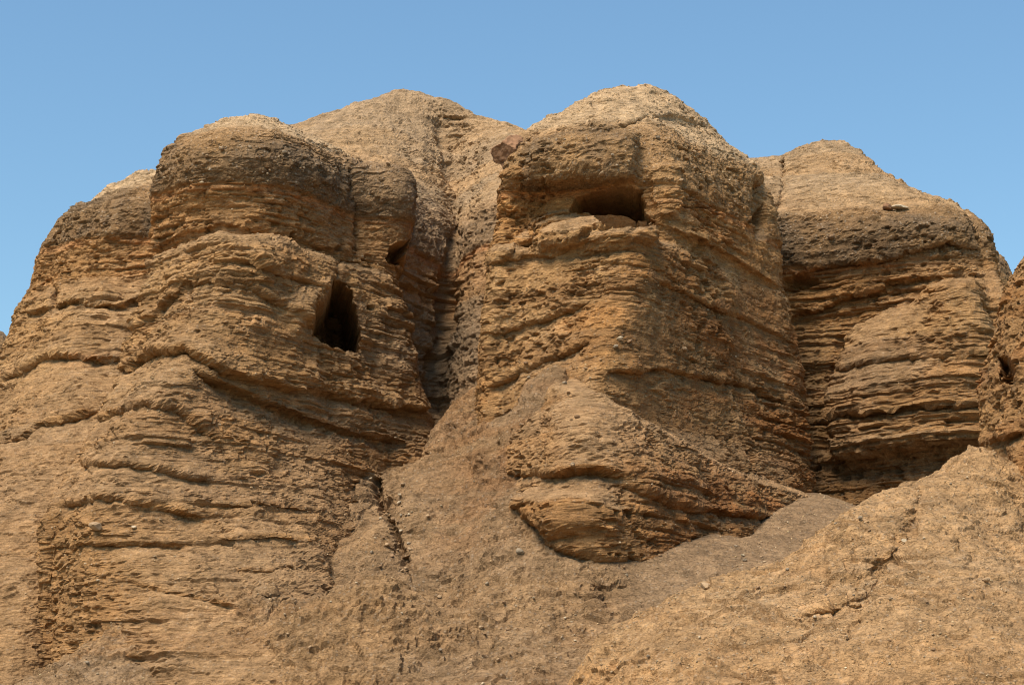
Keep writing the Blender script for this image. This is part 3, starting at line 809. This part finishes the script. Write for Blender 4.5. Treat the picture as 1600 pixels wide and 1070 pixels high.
RIGHT = [
 (5, [(1150,77),(1225,77.5),(1290,77),(1350,76),(1420,74.5),(1490,73.5),(1560,74),(1610,77),(1495,94),(1196,94)]),
 (9, [(1150,78),(1225,78),(1290,77.5),(1350,76.5),(1420,75),(1490,74.2),(1560,74.7),(1600,77.5),(1488,94),(1195,94)]),
 (12.5, [(1150,79),(1225,78.6),(1290,78),(1350,77),(1415,75.8),(1490,75),(1550,75.3),(1588,78),(1478,94),(1194,94)]),
 (16, [(1150,79.6),(1225,79.4),(1288,79),(1328,78.2),(1390,76.4),(1480,75.4),(1545,75.6),(1580,78),(1472,94),(1193,94)]),
 (19, [(1150,80.5),(1225,80.4),(1290,80.1),(1337,79.3),(1402,77.2),(1490,75.9),(1545,75.9),(1572,78),(1466,94),(1192,94)]),
 (21, [(1150,81),(1225,80.9),(1290,80.6),(1362,80),(1442,78.6),(1497,76.6),(1545,76.6),(1568,78.5),(1464,94),(1192,94)]),
 (22, [(1150,81),(1225,80.9),(1290,80.5),(1360,79.8),(1430,78.9),(1495,78.1),(1540,78.1),(1558,79.6),(1456,94),(1191,94)]),
 (23.3, [(1150,81),(1225,80.5),(1290,80),(1360,79.2),(1420,78.8),(1490,78.7),(1530,79.3),(1545,81),(1446,94),(1190,94)]),
 (24.5, [(1150,81),(1225,80.3),(1290,79.8),(1360,78.9),(1420,78.5),(1490,78.6),(1525,79.3),(1540,81),(1442,94),(1189,94)]),
 (25.6, [(1150,81.4),(1225,80.8),(1290,80.4),(1360,79.7),(1420,79.4),(1480,79.6),(1512,80.3),(1527,82),(1433,94),(1188,94)]),
 (27, [(1150,83),(1225,82.5),(1290,82.1),(1350,81.7),(1410,81.6),(1450,82),(1478,82.8),(1490,84),(1405,93),(1184,93)]),
 (29.5, [(1150,86.6),(1225,86),(1280,85.4),(1330,85),(1365,85),(1387,85.5),(1400,86.3),(1408,87.2),(1344,92),(1176,92)]),
 (31.5, [(1150,88.8,31.3),(1200,88.4,31.4),(1228,88.4,31.5),(1268,88.2,32),(1308,88.2,32.2),(1332,88,31.9),(1348,88,31.45),(1358,88.5,31.1),(1306,90.5,31),(1171,90.5,31)]),
]
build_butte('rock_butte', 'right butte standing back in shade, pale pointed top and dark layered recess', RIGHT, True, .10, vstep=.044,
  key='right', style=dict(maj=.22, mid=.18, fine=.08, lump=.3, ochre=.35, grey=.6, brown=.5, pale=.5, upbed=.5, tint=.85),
  marks=[('ledge', [(1220,440),(1290,415),(1400,400),(1480,375),(1530,390)], .2, .4, .4, .4),
         ('ledge', [(1225,500),(1300,470),(1400,440),(1470,430)], .15, .5, .4, .5),
         ('ledge', [(1470,430),(1500,418),(1545,440)], .3, .1, .4, .3),
         ('bulge', [(1335,520),(1400,480),(1480,430),(1540,440),(1560,560),(1545,720),(1310,740),(1300,620)], 1.2, .9),
         ('ledge', [(1330,590),(1430,570),(1550,565)], .2, .3, .4, .4),
         ('ledge', [(1260,660),(1400,650),(1545,640)], .3, .4, .5, .4),
         ('ledge', [(1265,720),(1400,712),(1530,700)], .2, .4, .4, .4),
         ('crack', [(1225,245),(1222,280),(1226,298),(1216,330)], .12, .35),
         ('crack', [(1320,530),(1305,580),(1300,640),(1290,700)], .2, .5),
         ('cave', [(1222,435),(1260,428),(1290,440),(1262,455),(1224,452)], .8, .25, 1),
         ('cave', [(1312,535),(1322,528),(1318,548),(1312,548)], .6, .12, 2),
         ('cave', [(1272,728),(1284,725),(1284,738),(1274,738)], .6, .15, 3),
         ('cave', [(1296,728),(1310,726),(1310,742),(1298,742)], .6, .15, 4)], zlow=9)

SHOULDER = [
 (8, [(1480,88),(1510,84),(1550,83),(1590,85),(1620,90),(1592,98),(1508,98)]),
 (18, [(1485,88),(1510,84),(1550,83),(1585,85),(1605,90),(1581,98),(1509,98)]),
 (23, [(1490,88),(1512,84),(1548,83),(1575,84.5),(1584,88),(1565,96),(1509,96)]),
 (24.6, [(1495,88),(1515,84.5),(1545,83.8),(1566,85),(1575,87.5),(1559,94),(1511,94)]),
 (25.6, [(1505,88),(1520,85.6),(1540,85.2),(1555,86),(1562,87.5),(1551,92),(1516,92)]),
 (26.2, [(1525,88),(1530,87.4),(1538,87.2),(1545,87.4),(1550,88),(1545,89),(1530,89)]),
]
build_butte('rock_butte', 'small dark rounded shoulder peeping out behind the right butte', SHOULDER, True, .1,
  key='shoulder', style=dict(maj=.3, mid=.15, fine=.06, lump=.25, ochre=.4, grey=.4, brown=.4), zlow=15)

PILLAR = [
 (5, [(1514,60),(1544,56),(1594,53.5),(1664,52.5),(1734,54),(1764,60),(1714,66),(1564,66)]),
 (8.5, [(1534,60),(1556,56.2),(1599,54),(1664,53),(1729,54.5),(1754,60),(1710,65),(1578,65)]),
 (10.3, [(1544,60),(1557,56.4),(1599,54.4),(1664,53.6),(1726,55),(1749,60),(1708,65),(1585,65)]),
 (12, [(1546,60),(1556,56.6),(1596,54.6),(1664,53.9),(1724,55.2),(1746,60),(1706,65),(1586,65)]),
 (13.4, [(1548,60),(1559,56.8),(1599,54.9),(1664,54.2),(1719,55.5),(1742,60),(1703,65),(1587,65)]),
 (14.6, [(1562,60),(1570,57),(1606,55.3),(1664,54.6),(1714,55.8),(1736,60),(1701,65),(1597,65)]),
 (15.8, [(1576,60),(1582,57.3),(1614,55.8),(1664,55.2),(1709,56.2),(1726,60),(1696,64),(1606,64)]),
 (17.2, [(1602,60),(1606,58),(1629,56.9),(1664,56.5),(1694,57.2),(1709,60),(1688,63),(1623,63)]),
 (18, [(1629,60),(1634,59.4),(1647,59),(1664,58.8),(1676,59.2),(1682,60),(1671,61),(1640,61)]),
]
build_butte('rock_butte', 'warm orange pitted pillar cut off by the right picture edge', PILLAR, True, .07, vstep=.042,
  key='pillar', style=dict(maj=.35, mid=.15, fine=.05, lump=.3, med=.14, rub=.05, pit=.28, ochre=1.0, stain=lambda Q: .5 + 0 * Q[..., 0], grey=.05, brown=.4),
  marks=[('cave', [(1560,560),(1574,552),(1584,578),(1581,602),(1567,596)], 1.3, .12, 1, (.35, 1, 0)),
         ('cave', [(1575,614),(1584,612),(1584,624),(1576,624)], .5, .1, 2),
         ('ledge', [(1540,690),(1570,680),(1600,672)], .2, .4, .4, .4)], zlow=8)

FARLEFT = [
 (5,  [(-120,98),(-60,96),(0,95),(60,97),(100,104),(-100,110)]),
 (20, [(-120,98),(-60,96),(0,95.4),(40,97),(70,104),(-100,110)]),
 (24, [(-110,100),(-60,97.5),(-10,97),(18,98.5),(40,104),(-90,110)]),
 (26.2,[(-100,102),(-60,101),(-30,101),(-10,102),(0,104),(-80,108)]),
 (27,[(-80,104),(-65,103.5),(-55,103.5),(-45,104),(-40,105),(-70,106)]),
]
build_butte('rock_butte', 'sliver of a distant pale butte at the left picture edge', FARLEFT, True, .16,
  key='farleft', style=dict(maj=.3, pale=.8, ochre=.2, grey=.6), zlow=15)


# ------------------------------------------------------------------ loose stones
def icosphere(sub):
    import bmesh
    bm = bmesh.new(); bmesh.ops.create_icosphere(bm, subdivisions=sub, radius=1.0)
    v = np.array([q.co[:] for q in bm.verts]); f = np.array([[q.index for q in p.verts] for p in bm.faces])
    bm.free(); return v, f
def chip(v, rng, n, lo, hi):
    v = v.copy()
    for _ in range(n):
        k = rng.normal(size=3); k /= np.linalg.norm(k)
        v -= k * np.maximum(0, v @ k - rng.uniform(lo, hi))[:, None]
    return v
_sr = np.random.default_rng(5)
ICO2 = icosphere(2); ICO1 = icosphere(1)
M_STONE = [flat_rock('tan_stone', (.34, .23, .13)), flat_rock('grey_stone', (.27, .21, .14)), flat_rock('pale_stone', (.44, .35, .23)), flat_rock('brown_stone', (.24, .15, .08))]
M_RED = flat_rock('reddish_rock', (.24, .13, .068))
STONES = []
for k in range(12):
    v = chip(ICO2[0], _sr, 9, .55, .85) * np.array([1, _sr.uniform(.7, 1), _sr.uniform(.5, .8)])
    STONES.append(mesh_from('stone', v, ICO2[1], None, M_STONE[k % 4], smooth=False))

VIS = {}
def find(key, px, py):
    if key not in VIS:
        P, N = SURF[key]
        P = P.reshape(-1, 3); N = N.reshape(-1, 3)
        m = (np.sum(P * N, -1) < 0)
        P, N = P[m], N[m]
        VIS[key] = (P, N) + project(P)
    P, N, qx, qy = VIS[key]
    d = (qx - px) ** 2 + (qy - py) ** 2
    c = np.argsort(d)[:6]
    i = c[np.argmin(P[c, 1])]
    return P[i], N[i]

def lay_stone(key, px, py, spx, label, group, mesh=None):
    p, n = find(key, px, py)
    r = spx * .5 * p[1] / F
    o = bpy.data.objects.new('stone', mesh or STONES[_sr.integers(len(STONES))])
    o.location = p + np.array([n[0] * .3, n[1] * .3, .25]) * r
    o.scale = (r, r, r); o.rotation_euler = (_sr.uniform(-.4, .4), _sr.uniform(-.4, .4), _sr.uniform(0, 6.28))
    link(o); tag(o, label, 'stone', group)
    return o

# the reddish boulder on the shoulder of the central butte
bv = chip(icosphere(4)[0], np.random.default_rng(11), 13, .45, .85)
bf = icosphere(4)[1]
q = bv * 1.0
bv = bv * (1 + .2 * fbm(q * 1.0, 1.5, 3, 7)[:, None] + .12 * fbm(q, 5.0, 3, 9)[:, None])
me = mesh_from('boulder', bv * np.array([.62, .66, .92]), bf, None, M_RED, False)
bo = link(bpy.data.objects.new('boulder', me)); bo.location = sight(796, 231, 70.3); bo.rotation_euler = (0.1, .5, .4)
tag(bo, 'reddish brown boulder perched on the left shoulder of the central butte', 'boulder')
v = chip(ICO2[0], np.random.default_rng(3), 8, .5, .8)
for px, py, sc, nm, m, lb in ((1386, 328, (.24, .3, .22), 'boulder', M_RED, 'small reddish block sticking out below the pale top of the right butte'),
                          (1406, 327, (.42, .3, .12), 'stone_slab', M_STONE[2], 'pale flat slab lying beside the small reddish block on the right butte')):
    p, n = find('right', px, py)
    o = link(bpy.data.objects.new(nm, mesh_from(nm, v * np.array(sc), ICO2[1], None, m, False)))
    o.location = p + n * .12; tag(o, lb, 'boulder' if nm == 'boulder' else 'slab')
for key, px, py, s_, lb in (
    ('fore', 1103, 918, 22, 'rounded tan stone on the crest of the foreground slope against the grey scree'),
    ('central', 968, 529, 14, 'pale stone at the left end of the stone cluster on the central butte'),
    ('central', 985, 533, 12, 'pale stone at the right end of the stone cluster on the central butte'),
    ('central', 962, 539, 10, 'lower small stone of the cluster on the central butte'),
    ('central', 1070, 548, 13, 'single pale stone on the right face of the central butte'),
    ('central', 938, 275, 13, 'pale cobble stuck in the dark cap left of the cave roof'),
    ('talus', 561, 733, 17, 'brown rock at the head of the gully below the left butte'),
    ('talus', 815, 862, 16, 'brown stone on the slope below the overhanging block of the central butte'),
    ('talus', 753, 977, 10, 'pale stone low on the middle slope'),
    ('right', 1297, 372, 14, 'pale cobble in the dark band of the right butte'),
    ('left', 150, 826, 26, 'fallen block resting on the lowest spur of the left butte'),
    ('left', 207, 822, 11, 'small stone on the ledge beside the fallen block'),
    ('fore', 1541, 906, 14, 'pale stone high on the right of the foreground slope'),
    ('fore', 1412, 845, 12, 'dark stone in the rill of the foreground slope')):
    lay_stone(key, px, py, s_, lb, None, STONES[0] if s_ > 20 else None)
def scatter(key, box, n, lo, hi, label, group, test=None):
    done = 0
    while done < n:
        px = _sr.uniform(box[0], box[2]); py = _sr.uniform(box[1], box[3])
        p, n_ = find(key, px, py)
        qx, qy = project(p)
        if abs(qx - px) > 6 or abs(qy - py) > 6 or (test and not test(px, py)):
            done += .05; continue
        lay_stone(key, px, py, lo + (hi - lo) * _sr.random() ** 2, label, group); done += 1
scatter('fore', (960, 720, 1600, 1060), 24, 5, 10, 'small loose stone on the bright foreground slope', 'stones on the foreground slope')
scatter('talus', (580, 745, 640, 890), 26, 6, 12, 'small loose stone in the dark gully bed', 'stones in the gully bed')
scatter('talus', (640, 790, 900, 1040), 18, 5, 9, 'small loose stone on the middle slope below the central butte', 'stones on the middle slope')
scatter('talus', (960, 840, 1250, 930), 14, 5, 9, 'small loose stone on the grey scree', 'stones on the grey scree')
scatter('talus', (120, 900, 560, 1040), 14, 5, 9, 'small loose stone on the lower left slope', 'stones on the lower left slope')
scatter('central', (830, 215, 1150, 290), 26, 5, 9, 'cobble embedded in the dark cap of the central butte', 'cobbles in the central cap')
scatter('left', (270, 215, 640, 290), 26, 5, 9, 'cobble embedded in the dark cap of the left butte', 'cobbles in the left cap')
scatter('central', (800, 560, 940, 740), 18, 5, 10, 'small loose stone on the apron of the central butte', 'stones on the central apron')

# fine gravel, one mass for each slope: far too many to count
def gravel(key, n, lo, hi, seed, label, cols, flat=.15):
    rng = np.random.default_rng(seed)
    P, N = SURF[key]; P = P.reshape(-1, 3); N = N.reshape(-1, 3)
    px, py = project(P)
    m = (np.sum(P * N, -1) < 0) & (px > -40) & (px < 1640) & (py < 1090) & (py > 0) & (N[:, 2] > flat)
    dens = fbm(P[m], .5, 3, 400) + rng.uniform(-.5, .5, m.sum())
    idx = np.nonzero(m)[0][dens > -.1]
    idx = rng.choice(idx, n, replace=False) if len(idx) > n else idx
    n = len(idx)
    bv, bf = ICO1
    r = lo + (hi - lo) * rng.random(n) ** 3
    sc = rng.uniform(.65, 1.25, (n, 1, 3)) * np.array([1, 1, .75])
    V = bv[None] * sc * (1 + rng.uniform(-.22, .22, (n, len(bv), 1))) * r[:, None, None] + P[idx][:, None] + N[idx][:, None] * (r * .25)[:, None, None]
    Fc = bf[None] + (np.arange(n) * len(bv))[:, None, None]
    pal = np.array(cols)[rng.integers(len(cols), size=n)] * rng.uniform(.75, 1.2, (n, 1))
    C = np.repeat(pal, len(bv), 0)
    me = mesh_from('gravel', V.reshape(-1, 3), Fc.reshape(-1, 3), C, M_GRAVEL, False)
    tag(link(bpy.data.objects.new('gravel', me)), label, None, None, 'stuff')
M_GRAVEL = rock_material('gravel_stone', .3, .1)
TANS = [(.38, .26, .14), (.33, .24, .14), (.46, .35, .22), (.30, .20, .11), (.42, .30, .16)]
gravel('fore', 2600, .012, .04, 1, 'fine gravel strewn over the bright foreground slope', TANS)
gravel('talus', 2600, .016, .055, 2, 'fine gravel and rubble on the talus below the buttes', TANS)
gravel('central', 800, .02, .055, 3, 'pebbles weathering out of the central butte', TANS, -.2)
gravel('left', 800, .02, .055, 4, 'pebbles weathering out of the left butte', TANS, -.2)
gravel('leftback', 300, .02, .055, 5, 'pebbles weathering out of the leftmost butte', TANS, -.2)
gravel('right', 300, .02, .055, 6, 'pebbles weathering out of the right butte', TANS, -.2)
